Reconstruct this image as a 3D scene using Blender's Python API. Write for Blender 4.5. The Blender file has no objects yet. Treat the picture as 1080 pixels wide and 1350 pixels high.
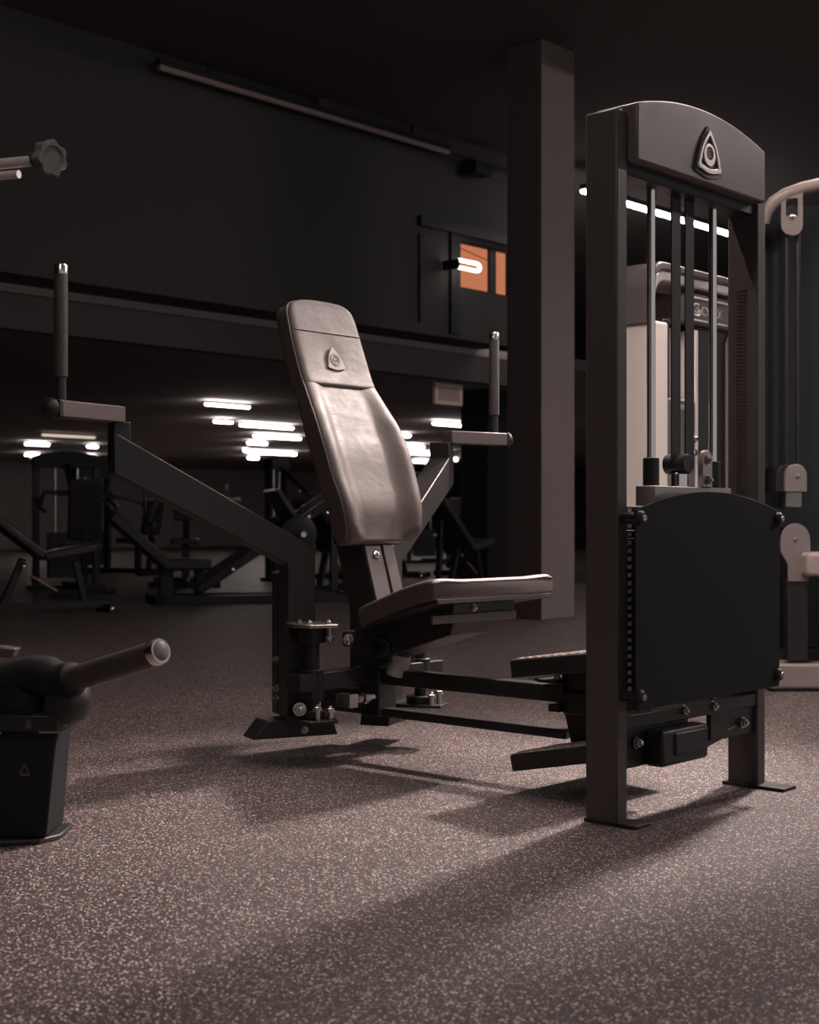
import bpy, bmesh, math, random
from mathutils import Vector, Matrix
random.seed(7)
S = bpy.context.scene
COL = S.collection
R = math.radians

# ------------------------------------------------------------------ camera
cam_d = bpy.data.cameras.new('camera'); cam = bpy.data.objects.new('camera', cam_d); COL.objects.link(cam)
cam.location = (0, 0, 0.72); cam.rotation_euler = (R(90), 0, 0)
cam_d.sensor_fit = 'VERTICAL'; cam_d.sensor_height = 36.0; cam_d.lens = 1880 / 1350 * 36
cam_d.shift_y = 15 / 1350
cam_d.clip_end = 200; cam_d.clip_start = 0.05
cam_d.dof.use_dof = True; cam_d.dof.focus_distance = 3.9; cam_d.dof.aperture_fstop = 5.6
S.camera = cam
# ------------------------------------------------------------------ world + exposure
w = bpy.data.worlds.new('world'); S.world = w; w.use_nodes = True
w.node_tree.nodes['Background'].inputs[0].default_value = (0.95, 0.95, 0.98, 1)
w.node_tree.nodes['Background'].inputs[1].default_value = 0.34
S.view_settings.view_transform = 'Standard'; S.view_settings.look = 'None'
S.view_settings.exposure = 0.0; S.view_settings.gamma = 1.0; S.view_settings.use_curve_mapping = False
# lamp radiances (all are strips built below; several unseen ones are added for light)
KEY, FILL, SIDE, AISLE, FAR, BACK, LEFT, REAR = 180.0, 140.0, 170.0, 160.0, 20.0, 30.0, 50.0, 190.0
SPOT = 2350.0            # watts of the track spotlight aimed at the machine
LAMP_TINT = (1.0, 0.83, 0.78)

# ------------------------------------------------------------------ gym grid frame (machines and walls share it)
ANG = R(-42.3)
O = Vector((0.493, 3.384, 0))
def grid(u, w_, z=0.0):
    c, s = math.cos(ANG), math.sin(ANG)
    return Vector((O.x + u * c - w_ * s, O.y + u * s + w_ * c, z))

# ------------------------------------------------------------------ materials
def mat(name, col, rough=.5, metal=0.0, spec=.5, coat=0.0, bump=None, vary=0.0):
    m = bpy.data.materials.new(name); m.use_nodes = True
    nt = m.node_tree; b = nt.nodes['Principled BSDF']
    b.inputs['Base Color'].default_value = (*col, 1); b.inputs['Roughness'].default_value = rough
    b.inputs['Metallic'].default_value = metal; b.inputs['Specular IOR Level'].default_value = spec
    b.inputs['Coat Weight'].default_value = coat
    if bump or vary:
        tc = nt.nodes.new('ShaderNodeTexCoord')
    if bump:
        n = nt.nodes.new('ShaderNodeTexNoise'); n.inputs['Scale'].default_value = bump[0]; n.inputs['Detail'].default_value = 6
        nt.links.new(tc.outputs['Object'], n.inputs['Vector'])
        bp = nt.nodes.new('ShaderNodeBump'); bp.inputs['Strength'].default_value = bump[1]; bp.inputs['Distance'].default_value = bump[2]
        nt.links.new(n.outputs['Fac'], bp.inputs['Height']); nt.links.new(bp.outputs['Normal'], b.inputs['Normal'])
    if vary:
        n2 = nt.nodes.new('ShaderNodeTexNoise'); n2.inputs['Scale'].default_value = 9; n2.inputs['Detail'].default_value = 5
        nt.links.new(tc.outputs['Object'], n2.inputs['Vector'])
        mr = nt.nodes.new('ShaderNodeMapRange'); mr.inputs[1].default_value = .3; mr.inputs[2].default_value = .7
        mr.inputs[3].default_value = max(.02, rough - vary); mr.inputs[4].default_value = rough + vary
        nt.links.new(n2.outputs['Fac'], mr.inputs[0]); nt.links.new(mr.outputs[0], b.inputs['Roughness'])
    return m
def emit(name, col, st):
    m = bpy.data.materials.new(name); m.use_nodes = True
    nt = m.node_tree; nt.nodes.clear()
    e = nt.nodes.new('ShaderNodeEmission'); o = nt.nodes.new('ShaderNodeOutputMaterial')
    e.inputs[0].default_value = (*col, 1); e.inputs[1].default_value = st
    nt.links.new(e.outputs[0], o.inputs[0]); return m

def leather_mat():
    m = mat('dark_leather', (.095, .077, .070), .45, spec=.5); nt = m.node_tree; b = nt.nodes['Principled BSDF']; L = nt.links.new
    tc = nt.nodes.new('ShaderNodeTexCoord')
    grain = nt.nodes.new('ShaderNodeTexVoronoi'); grain.inputs['Scale'].default_value = 420; L(tc.outputs['Object'], grain.inputs['Vector'])
    mp = nt.nodes.new('ShaderNodeMapping'); mp.inputs['Scale'].default_value = (16, 10, 16); mp.inputs['Rotation'].default_value = (.5, .2, .3); L(tc.outputs['Object'], mp.inputs['Vector'])
    cr = nt.nodes.new('ShaderNodeTexNoise'); cr.inputs['Scale'].default_value = 2.2; cr.inputs['Detail'].default_value = 7; cr.inputs['Distortion'].default_value = .6; L(mp.outputs[0], cr.inputs['Vector'])
    big = nt.nodes.new('ShaderNodeTexNoise'); big.inputs['Scale'].default_value = 11; big.inputs['Detail'].default_value = 3; L(tc.outputs['Object'], big.inputs['Vector'])
    b1 = nt.nodes.new('ShaderNodeBump'); b1.inputs['Strength'].default_value = .35; b1.inputs['Distance'].default_value = .0008; L(grain.outputs['Distance'], b1.inputs['Height'])
    b2 = nt.nodes.new('ShaderNodeBump'); b2.inputs['Strength'].default_value = .32; b2.inputs['Distance'].default_value = .003; L(cr.outputs['Fac'], b2.inputs['Height']); L(b1.outputs['Normal'], b2.inputs['Normal'])
    b3 = nt.nodes.new('ShaderNodeBump'); b3.inputs['Strength'].default_value = .16; b3.inputs['Distance'].default_value = .012; L(big.outputs['Fac'], b3.inputs['Height']); L(b2.outputs['Normal'], b3.inputs['Normal'])
    L(b3.outputs['Normal'], b.inputs['Normal'])
    mr = nt.nodes.new('ShaderNodeMapRange'); mr.inputs[1].default_value = .3; mr.inputs[2].default_value = .7; mr.inputs[3].default_value = .40; mr.inputs[4].default_value = .56
    L(cr.outputs['Fac'], mr.inputs[0]); L(mr.outputs[0], b.inputs['Roughness'])
    return m
M = dict(
    frame=mat('black_powder_coat', (.021, .019, .019), .42, bump=(900, .12, .0006), vary=.05),
    panel=mat('header_panel_coat', (.130, .106, .102), .40, bump=(900, .10, .0006), vary=.05),
    upr=mat('satin_channel', (.075, .064, .062), .35),
    tower=mat('lit_frame_coat', (.085, .072, .070), .45, bump=(900, .12, .0006), vary=.05),  # frame coat lightened in place of stronger light on the tower
    shroud=mat('shroud_sheet', (.012, .0135, .0145), .75, spec=.25, bump=(700, .08, .0005)),
    dark=mat('black_plastic', (.016, .016, .017), .45, bump=(500, .1, .0005)),
    belt=mat('belt_webbing', (.018, .018, .019), .6),
    chrome=mat('chrome', (.86, .80, .77), .18, 1.0),
    steel=mat('zinc_bolt', (.60, .56, .54), .28, 1.0),
    brush=mat('machined_steel', (.42, .38, .36), .38, 1.0, bump=(160, .1, .001), vary=.08),
    leather=leather_mat(),
    piping=mat('leather_piping', (.10, .085, .08), .45),
    grip=mat('rubber_grip', (.055, .048, .046), .62, bump=(600, .2, .0006)),
    alu=mat('aluminium_cap', (.72, .68, .66), .25, 1.0),
    badge=mat('embossed_badge', (.30, .26, .24), .45),
    ink=mat('dark_ink', (.03, .027, .027), .5),
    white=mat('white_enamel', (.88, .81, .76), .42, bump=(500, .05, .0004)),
    mauve=mat('grey_enamel_and_shade', (.32, .27, .27), .40),
    archm=mat('graphite_plastic', (.16, .14, .14), .26),
    silver=mat('silver_paint', (.80, .74, .71), .33, .45),
    sticker=mat('white_sticker', (.75, .70, .68), .6),
    tread=mat('tread_plate', (.60, .54, .52), .40, .2, bump=(70, .5, .004)),
    plastic_light=mat('translucent_bushing', (.45, .41, .40), .35),
    bgframe=mat('background_coat', (.016, .015, .016), .40),
    bgpad=mat('background_vinyl', (.045, .040, .042), .32),
    bggrey=mat('background_grey_coat', (.09, .08, .076), .35),
    bgred=mat('copper_sleeve', (.60, .30, .20), .25, .8),
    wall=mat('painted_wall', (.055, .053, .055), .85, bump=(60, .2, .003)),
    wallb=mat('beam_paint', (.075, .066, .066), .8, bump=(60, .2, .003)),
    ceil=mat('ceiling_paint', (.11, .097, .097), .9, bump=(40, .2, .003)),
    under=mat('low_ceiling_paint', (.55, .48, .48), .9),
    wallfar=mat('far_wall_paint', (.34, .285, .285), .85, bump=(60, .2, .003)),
    pillar=mat('pillar_paint', (.175, .148, .145), .7, bump=(60, .2, .002)),
    trim=mat('dark_trim', (.022, .021, .021), .6),
    rail=mat('unlit_diffuser', (.50, .40, .38), .5),
    key=emit('key_lamp', LAMP_TINT, KEY), fill=emit('added_fill_lamp', LAMP_TINT, FILL), side=emit('added_side_lamp', LAMP_TINT, SIDE), aisle=emit('added_aisle_lamp', LAMP_TINT, AISLE), left=emit('added_left_lamp', LAMP_TINT, LEFT), rear=emit('rear_lamp', LAMP_TINT, REAR),
    far=emit('far_lamp', (1, .90, .86), FAR), cream=emit('dim_lamp', (1, .80, .66), 0.75), back=emit('strip_lamp', (1, .92, .90), BACK),
    orange=emit('lit_room', (1.0, .34, .17), .52), ulamp=emit('u_lamp', (1, .93, .85), 5.0),
)
def floor_mat():
    m = bpy.data.materials.new('speckled_rubber'); m.use_nodes = True
    nt = m.node_tree; b = nt.nodes['Principled BSDF']; L = nt.links.new
    tc = nt.nodes.new('ShaderNodeTexCoord')
    def vor(scale, lo, hi):
        v = nt.nodes.new('ShaderNodeTexVoronoi'); v.inputs['Scale'].default_value = scale; v.feature = 'F1'
        L(tc.outputs['Object'], v.inputs['Vector'])
        sx = nt.nodes.new('ShaderNodeSeparateColor'); L(v.outputs['Color'], sx.inputs[0])
        g = nt.nodes.new('ShaderNodeMapRange'); g.inputs[1].default_value = lo; g.inputs[2].default_value = hi
        L(sx.outputs[0], g.inputs[0])
        d = nt.nodes.new('ShaderNodeMapRange'); d.inputs[1].default_value = .50; d.inputs[2].default_value = .38
        L(v.outputs['Distance'], d.inputs[0])
        mu = nt.nodes.new('ShaderNodeMath'); mu.operation = 'MULTIPLY'
        L(g.outputs[0], mu.inputs[0]); L(d.outputs[0], mu.inputs[1])
        return mu.outputs[0], sx
    f1, s1 = vor(200, .74, .80)
    f2, s2 = vor(330, .80, .84)
    base = nt.nodes.new('ShaderNodeTexNoise'); base.inputs['Scale'].default_value = 1.3; base.inputs['Detail'].default_value = 5
    L(tc.outputs['Object'], base.inputs['Vector'])
    cr = nt.nodes.new('ShaderNodeMix'); cr.data_type = 'RGBA'
    cr.inputs[6].default_value = (.040, .030, .029, 1); cr.inputs[7].default_value = (.062, .047, .045, 1)
    L(base.outputs['Fac'], cr.inputs[0])
    # fleck colour varies from pale grey to reddish
    fc = nt.nodes.new('ShaderNodeMix'); fc.data_type = 'RGBA'
    fc.inputs[6].default_value = (.85, .75, .70, 1); fc.inputs[7].default_value = (.45, .24, .20, 1)
    fr = nt.nodes.new('ShaderNodeMapRange'); fr.inputs[1].default_value = .55; fr.inputs[2].default_value = .75
    L(s1.outputs[1], fr.inputs[0]); L(fr.outputs[0], fc.inputs[0])
    m1 = nt.nodes.new('ShaderNodeMix'); m1.data_type = 'RGBA'
    L(f1, m1.inputs[0]); L(cr.outputs[2], m1.inputs[6]); L(fc.outputs[2], m1.inputs[7])
    m2 = nt.nodes.new('ShaderNodeMix'); m2.data_type = 'RGBA'; m2.inputs[7].default_value = (.50, .42, .40, 1)
    L(f2, m2.inputs[0]); L(m1.outputs[2], m2.inputs[6])
    L(m2.outputs[2], b.inputs['Base Color'])
    b.inputs['Roughness'].default_value = .55; b.inputs['Specular IOR Level'].default_value = .35
    n = nt.nodes.new('ShaderNodeTexNoise'); n.inputs['Scale'].default_value = 240; n.inputs['Detail'].default_value = 4
    L(tc.outputs['Object'], n.inputs['Vector'])
    bp = nt.nodes.new('ShaderNodeBump'); bp.inputs['Strength'].default_value = .45; bp.inputs['Distance'].default_value = .002
    L(n.outputs['Fac'], bp.inputs['Height']); L(bp.outputs['Normal'], b.inputs['Normal'])
    return m
M['floor'] = floor_mat()

# ------------------------------------------------------------------ mesh helpers
class G:
    def __init__(s): s.bm = bmesh.new()
    def _add(s, vs, fs):
        v = [s.bm.verts.new(p) for p in vs]
        for f in fs:
            try: s.bm.faces.new([v[i] for i in f])
            except ValueError: pass
        return s
    def bx(s, x0, x1, y0, y1, z0, z1, X=None):
        p = [Vector(q) for q in ((x0,y0,z0),(x1,y0,z0),(x1,y1,z0),(x0,y1,z0),(x0,y0,z1),(x1,y0,z1),(x1,y1,z1),(x0,y1,z1))]
        if X is not None: p = [X @ q for q in p]
        return s._add(p, [(0,3,2,1),(4,5,6,7),(0,1,5,4),(1,2,6,5),(2,3,7,6),(3,0,4,7)])
    def prism(s, poly, ax, d0, d1, X=None):
        # poly in the two axes other than ax
        def P(a, b, d): return Vector({0: (d,a,b), 1: (a,d,b), 2: (a,b,d)}[ax])
        n = len(poly); p = [P(a,b,d0) for a,b in poly] + [P(a,b,d1) for a,b in poly]
        if X is not None: p = [X @ q for q in p]
        return s._add(p, [tuple(range(n))[::-1], tuple(range(n, 2*n))] + [(i, (i+1)%n, n+(i+1)%n, n+i) for i in range(n)])
    def bar(s, p0, p1, a, b, up=(0,0,1)):
        # rectangular tube from p0 to p1: width a (sideways), height b (along up)
        p0, p1 = Vector(p0), Vector(p1); t = (p1-p0).normalized(); side = t.cross(Vector(up))
        if side.length < 1e-4: side = t.cross(Vector((1,0,0)))
        side.normalize(); u = side.cross(t).normalized()
        q = []
        for p in (p0, p1):
            for i, j in ((-1,-1),(1,-1),(1,1),(-1,1)): q.append(p + side*(a/2*i) + u*(b/2*j))
        return s._add(q, [(0,3,2,1),(4,5,6,7),(0,1,5,4),(1,2,6,5),(2,3,7,6),(3,0,4,7)])
    def rings(s, rings, cap=True, closed=False):
        n = len(rings[0]); vs = [p for r in rings for p in r]; fs = []
        m = len(rings)
        for k in range(m if closed else m-1):
            a, b = k*n, ((k+1)%m)*n
            for i in range(n): fs.append((a+i, a+(i+1)%n, b+(i+1)%n, b+i))
        if cap and not closed: fs += [tuple(range(n))[::-1], tuple(range((m-1)*n, m*n))]
        return s._add(vs, fs)
    def lathe(s, p0, axis, prof, seg=24):
        # prof: (distance along axis, radius)
        p0 = Vector(p0); t = Vector(axis).normalized(); a = t.orthogonal().normalized(); b = t.cross(a)
        return s.rings([[p0 + t*d + (a*math.cos(2*math.pi*i/seg) + b*math.sin(2*math.pi*i/seg))*max(r,1e-5) for i in range(seg)] for d, r in prof])
    def cyl(s, p0, p1, r, seg=24, r2=None):
        d = Vector(p1)-Vector(p0); return s.lathe(p0, d, [(0, r), (d.length, r if r2 is None else r2)], seg)
    def tube(s, path, r, seg=12, closed=False):
        P = [Vector(p) for p in path]; out = []; a = None
        for i, p in enumerate(P):
            if closed: t = P[(i+1)%len(P)] - P[i-1]
            else: t = P[min(i+1, len(P)-1)] - P[max(i-1, 0)]
            t.normalize()
            if a is None: a = t.orthogonal().normalized()
            a = (a - t*a.dot(t)).normalized(); b = t.cross(a)
            rr = r[i] if isinstance(r, (list, tuple)) else r
            out.append([p + (a*math.cos(2*math.pi*k/seg) + b*math.sin(2*math.pi*k/seg))*rr for k in range(seg)])
        return s.rings(out, True, closed)
    def bolt(s, p, axis, r=.011, h=.008):
        # hex head with a washer
        a = Vector(axis).normalized(); p = Vector(p)
        s.lathe(p, a, [(0, r*1.25), (h*.25, r*1.25), (h*.25, r*.5)], 20)
        s.lathe(p + a*h*.2, a, [(0, r), (h*.8, r), (h, r*.8)], 6)
        s.lathe(p + a*h*1.1, a, [(0, r*.5), (h*.6, r*.5), (h*.8, r*.3)], 12)
        return s
def obj(name, g, m, parent=None, bevel=0.0, seg=2, smooth=35, label=None):
    me = bpy.data.meshes.new(name)
    bmesh.ops.recalc_face_normals(g.bm, faces=g.bm.faces[:]); g.bm.to_mesh(me); g.bm.free()
    me.materials.append(M[m] if isinstance(m, str) else m)
    if smooth:
        me.polygons.foreach_set('use_smooth', [True]*len(me.polygons)); me.set_sharp_from_angle(angle=R(smooth))
    o = bpy.data.objects.new(name, me); COL.objects.link(o)
    if parent is not None: o.parent = parent
    if bevel:
        b = o.modifiers.new('bevel', 'BEVEL'); b.width = bevel; b.segments = seg; b.limit_method = 'ANGLE'; b.angle_limit = R(35)
        b.harden_normals = False
    if label: o['label'] = label
    return o
def thing(name, label, cat, loc=(0,0,0), rz=0.0, group=None):
    o = bpy.data.objects.new(name, None); COL.objects.link(o); o.empty_display_size = .1
    o.location = loc; o.rotation_euler = (0, 0, rz); o['label'] = label; o['category'] = cat
    if group: o['group'] = group
    return o
def tag(o, label, cat, group=None):
    o['label'] = label; o['category'] = cat
    if group: o['group'] = group
    return o
def structure(o):
    o['kind'] = 'structure'; return o
def dup(root, label, loc, rz, group=None):
    r = root.copy(); COL.objects.link(r); r.location = loc; r.rotation_euler = (0, 0, rz); r['label'] = label
    if group: r['group'] = group
    for ch in list(root.children):
        c = ch.copy(); COL.objects.link(c); c.parent = r
        for gc in list(ch.children):
            d = gc.copy(); COL.objects.link(d); d.parent = c
    return r
def text(name, s, size, extrude, X, m, parent):
    cu = bpy.data.curves.new(name, 'FONT'); cu.body = s; cu.size = size; cu.extrude = extrude; cu.align_x = 'CENTER'; cu.align_y = 'CENTER'
    t = bpy.data.objects.new(name, cu); COL.objects.link(t)
    me = bpy.data.meshes.new_from_object(t); bpy.data.objects.remove(t)
    me.transform(X); me.materials.clear(); me.materials.append(M[m])
    o = bpy.data.objects.new(name, me); COL.objects.link(o); o.parent = parent; return o
# plane facing +u with x to +w and y up
def facing(u, w_, z, tilt=0.0):
    return Matrix.Translation((u, w_, z)) @ Matrix.Rotation(-tilt, 4, 'Y') @ Matrix(((0,0,1,0),(1,0,0,0),(0,1,0,0),(0,0,0,1)))
def round_tri(wd, ht, n=8, bulge=.12):
    # rounded triangle, slightly bulging sides, centred at 0
    c = [(0, ht*.55), (-wd/2, -ht*.38), (wd/2, -ht*.38)]; pts = []
    for i in range(3):
        a, b, nx = Vector(c[i]), Vector(c[i-1]), Vector(c[(i+1)%3])
        rr = .18 if i else .12
        p0 = a + (b-a)*rr; p1 = a + (nx-a)*rr
        for k in range(n+1):
            t = k/n; pts.append(((1-t)**2*p0 + 2*t*(1-t)*a + t*t*p1))
        mid = (a+nx)/2; out = mid.normalized()
        for k in range(1, n):
            t = k/n; base = p1 + ((nx + (a-nx)*(.18 if (i+1)%3 else .12)) - p1)*t
            pts.append(base + out*(bulge*wd*math.sin(math.pi*t)*.45))
    return [(p.x, p.y) for p in pts]

# =================================================================== SETTING
g = G(); g.bx(-45, 14, -12, 40, -.06, 0); fl = structure(obj('floor', g, 'floor', smooth=0)); fl.location = O; fl.rotation_euler = (0,0,ANG)
def room(name, g, m, bevel=0): 
    o = structure(obj(name, g, m, bevel=bevel, smooth=0)); o.location = O; o.rotation_euler = (0,0,ANG); return o
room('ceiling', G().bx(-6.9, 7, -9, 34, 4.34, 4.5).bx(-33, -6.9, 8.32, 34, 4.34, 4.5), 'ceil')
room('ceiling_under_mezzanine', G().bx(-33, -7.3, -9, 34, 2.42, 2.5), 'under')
# upper wall with a window opening (w 7.55-8.28, z 2.97-3.42)
g = G(); g.bx(-7.3, -6.9, -9, 7.55, 2.48, 4.34); g.bx(-7.3, -6.9, 7.55, 8.32, 2.48, 2.965); g.bx(-7.3, -6.9, 7.55, 8.32, 3.425, 4.34)
room('wall_back', g, 'wall')
room('trim_1', G().bx(-7.42, -7.3, -9, 9.6, 2.15, 2.46), 'wallb')                  # downstand beam under the upper wall
room('trim_5', G().bx(-7.299, -7.26, 9.6, 34, 2.40, 2.52), 'trim')  # dark fascia added to hide the slab's brightly lit edge
room('trim_2', G().bx(-6.92, -6.84, 6.95, 8.30, 3.47, 3.56), 'trim')               # ledge above the window
room('trim_3', G().bx(-6.90, -6.86, 7.40, 7.53, 2.52, 3.47).bx(-6.90, -6.87, 6.965, 7.0, 2.58, 3.40), 'trim')
room('trim_4', G().bx(-6.90, -6.80, 5.6, 8.3, 4.20, 4.34), 'wallb')
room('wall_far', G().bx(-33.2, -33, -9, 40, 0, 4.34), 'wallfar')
room('wall_left', G().bx(-33, 7, -9.2, -9, 0, 4.5), 'wall')
room('wall_right', G().bx(-33, 7, 34, 34.2, 0, 4.5), 'wall')
room('pillar', G().bx(-4.85, -4.52, 5.70, 6.12, 0, 4.34), 'pillar', .006)
room('pillar_rear', G().bx(-9.9, -9.45, 11.12, 11.55, 0, 2.42), 'trim', .006)
# window
wn = structure(bpy.data.objects.new('window_1', None)); COL.objects.link(wn); wn.location = O; wn.rotation_euler = (0,0,ANG)
obj('window_frame', G().bx(-6.95, -6.91, 7.55, 7.565, 2.97, 3.42).bx(-6.95, -6.91, 8.035, 8.13, 2.97, 3.42).bx(-6.95, -6.91, 7.55, 8.32, 2.955, 2.985).bx(-6.95, -6.91, 7.55, 8.32, 3.405, 3.43), 'trim', wn)
obj('pane', G().bx(-6.97, -6.945, 7.55, 8.32, 2.96, 3.43), 'orange', wn, label='orange glowing pane')
obj('glazing_bar', G().bar((-6.94, 7.55, 3.37), (-6.94, 8.04, 3.30), .008, .008), 'bgred', wn)

# =================================================================== LAMPS
def strip(name, label, u, wc, z, ln, m, wd=.06, group=None, hang=True, cat='ceiling lamp', th=.03, cut=0.0, louvre=False):
    t = thing(name, label, cat, grid(u, wc, z), ANG, group)
    if hang:
        obj('housing', G().bx(-wd/2-.005, wd/2+.005, -ln/2, ln/2, th*.4, th+.035), 'trim', t)
    if cut:                                         # unseen side baffles, added to keep lamp light off the walls
        obj('added_baffle', G().bx(-wd/2-.012, -wd/2-.004, -ln/2, ln/2, -cut, .05), 'trim', t); obj('added_baffle', G().bx(wd/2+.004, wd/2+.012, -ln/2, ln/2, -cut, .05), 'trim', t)
        obj('suspension_wire', G().cyl((0, -ln*.4, .06), (0, -ln*.4, 4.34-z), .003, 8), 'trim', t); obj('suspension_wire', G().cyl((0, ln*.4, .06), (0, ln*.4, 4.34-z), .003, 8), 'trim', t)
    if louvre:  # cross blades added to cut the lamp's spread onto the pillar
        g = G(); k = int(ln/.085)
        for i in range(k+1): g.bx(-wd/2, wd/2, -ln/2 + i*ln/k - .001, -ln/2 + i*ln/k + .001, -cut, -th-.002)
        obj('louvre', g, 'trim', t)
    n = 12; r = wd/2
    prof = [(r*math.cos(math.pi + math.pi*i/n), -th + th*1.3*(1-abs(math.sin(math.pi*i/n)))) for i in range(n+1)]
    obj('diffuser', G().prism([(x, zz) for x, zz in prof], 1, -ln/2, ln/2), m, t)
    return t
def lab_strip(*a, **k): return strip('ceiling_strip_light', *a, **k)
# lamps over the machine (outside the frame) – fill, side, aisle and left ones are added
lab_strip('long bright strip light hanging over the chest fly machine', -.60, .9, 3.0, 2.2, 'key', .07, cut=.075)
lab_strip('added dim fill strip light in front of the weight tower, out of view', 2.5, 6.6, 4.2, 4.0, 'fill', .10)  # added fill for the header front and the sheen on the pad
lab_strip('added strip light out of view to the right, brightening the pillar', -1.0, 6.6, 4.22, 2.4, 'side', .08, cut=.05)  # put in to light the pillar front and the floor at right
lab_strip('added strip light out of view to the left, brightening the far floor', -4.0, -1.2, 4.22, 2.4, 'aisle', .08, cut=.105, louvre=True)  # put in to brighten the far floor on the left
lab_strip('added short fill strip light out of view to the left of the weight tower', .3, -2.2, 3.0, 1.0, 'left', .09)  # put in as soft fill on the near post's left face
lab_strip('short louvred strip light hanging above the white weight machine', .3, 2.7, 3.6, .9, 'rear', .08, cut=.06)
t = thing('track_spotlight', 'black track spotlight aimed down at the chest fly machine from the right', 'spotlight', grid(-.85, 4.5, 4.2), ANG)
aim = Vector((.10, -4.12, -3.9)).normalized()
obj('lamp_body', G().lathe(-aim*.20, aim, [(0,.05), (.02,.075), (.24,.085), (.24,.078), (.20,.07)], 24), 'trim', t)
obj('mount', G().cyl((0,0,.0), (0,0,.14), .02, 12), 'trim', t)
ld = bpy.data.lights.new('spot_beam', 'SPOT'); ld.energy = SPOT; ld.color = LAMP_TINT; ld.spot_size = R(27); ld.spot_blend = .85; ld.shadow_soft_size = .24
lo = bpy.data.objects.new('spot_beam', ld); COL.objects.link(lo); lo.parent = t; lo.location = aim*.06; lo.rotation_euler = aim.to_track_quat('-Z', 'Y').to_euler()
# the row that shows through the weight tower
lab_strip('long white strip light seen through the weight tower window', -6.4, 10.36, 4.05, 2.95, 'back', .07)
for (u, wc, ln, how) in ((-20.77,12.62,1.14,'cream'), (-23.58,13.76,.54,'far'), (-27.6,16.25,.37,'far'), (-28.48,17.42,1.34,'cream'), (-23.46,15.04,.23,'far'), (-27.32,17.66,.38,'far'),
        (-13.3,10.13,.78,'far'), (-15.76,12.13,.36,'far'), (-16.08,13.36,1.17,'far'), (-18.18,15.52,1.17,'far'), (-19.96,16.59,.49,'far'), (-22.75,19.54,1.45,'far'), (-24.92,20.86,.30,'far'),
        (-13.48,15.48,1.62,'far'), (-16.05,16.75,.31,'far'), (-18.38,19.57,.67,'far'), (-20.27,21.8,1.05,'far'), (-23.1,25.09,.51,'far')):
    d = grid(u, wc).y; px = 540 + 1880*grid(u, wc).x/d
    side = 'behind the left handle' if px < 200 else ('left of the back pad' if px < 430 else 'right of the back pad')
    lab_strip({'cream': 'cream dim', 'far': 'white'}[how] + ' strip light under the low ceiling %s' % side, u, wc, 2.36, ln, how, .0028*d, group='white strip lights under the low ceiling ' + side if how == 'far' else 'cream strip lights under the low ceiling', hang=False, th=.0013*d)
dl = None
for (u, wc) in ((-22.4,18.4), (-21.9,25.1), (-20.8,24.3), (-20.6,24.7), (-19.5,22.0), (-20.6,23.0)):
    o = obj('downlight', G().lathe((0,0,0), (0,0,-1), [(-.03,.05), (0,.055), (.03,.045), (.05,.02), (.055,.0)], 16), 'far')
    o.location = grid(u, wc, 2.37)
    tag(o, 'tiny round lamp dot beside the right handle bracket' if wc > 20 else 'tiny round lamp dot left of the back pad', 'ceiling lamp', 'small round lamps beside the right handle' if wc > 20 else None)
# U-shaped lamp in front of the lit window
t = thing('u_tube_lamp', 'glowing U-shaped tube lamp in front of the orange window', 'lamp', grid(-6.69, 7.47, 3.14), ANG)
pth = [(0, -.17, .034)] + [(0, .09, .034)] + [(0, .09 + .05*math.sin(a), .034*math.cos(a)) for a in [math.pi*k/10 for k in range(1, 10)]] + [(0, .09, -.034), (0, -.17, -.034)]
obj('glowing_tube', G().tube(pth, .017, 12), 'ulamp', t); obj('lamp_base', G().bx(-.195, .01, -.18, -.165, -.045, .045), 'trim', t)
# unlit linear lamp up on the wall
t = thing('linear_lamp', 'long unlit linear lamp under the ceiling along the dark upper wall', 'lamp', grid(-6.78, 5.57, 4.20), ANG)
obj('diffuser', G().cyl((0, -1.68, -.012), (0, 1.68, -.012), .026, 14), 'rail', t); obj('housing', G().bx(-.03, .03, -1.69, 1.69, .0, .045).bx(-.01, .01, -1.2, -1.18, .04, .14).bx(-.01, .01, 1.18, 1.2, .04, .14), 'trim', t)
t = thing('wall_speaker', 'small black box on a bracket at the right end of the unlit linear lamp', 'speaker', grid(-6.72, 7.62, 4.08), ANG)
obj('speaker_box', G().bx(-.08, .08, -.12, .12, -.06, .06), 'dark', t, .01); obj('bracket', G().bx(-.18, -.06, -.03, .03, -.03, .10), 'trim', t)
t = thing('framed_sign', 'pale framed rectangular sign under the beam beside the right handle', 'sign', grid(-7.62, 8.22, 1.93), ANG)
obj('sign_panel', G().bx(-.01, .012, -.18, .18, .03, .19), mat('pale_sign_panel', (.60, .45, .42), .6), t)
obj('sign_frame', G().bx(-.02, .022, -.215, -.17, 0, .22).bx(-.02, .022, .17, .215, 0, .22).bx(-.02, .022, -.17, .17, 0, .04).bx(-.02, .022, -.17, .17, .18, .22), mat('pale_sign_frame', (.95, .82, .76), .5), t, .004)
obj('hanger', G().cyl((0,-.15,.21), (0,-.15,.49), .006, 8).cyl((0,.15,.21), (0,.15,.49), .006, 8), 'trim', t)

# =================================================================== CHEST FLY MACHINE
C = .36                                        # centre line across the machine
m = thing('chest_fly_machine', 'black seated chest fly machine with brown leather pads, raised handles and a weight stack tower', 'gym machine', O, ANG)
TB = []
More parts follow.
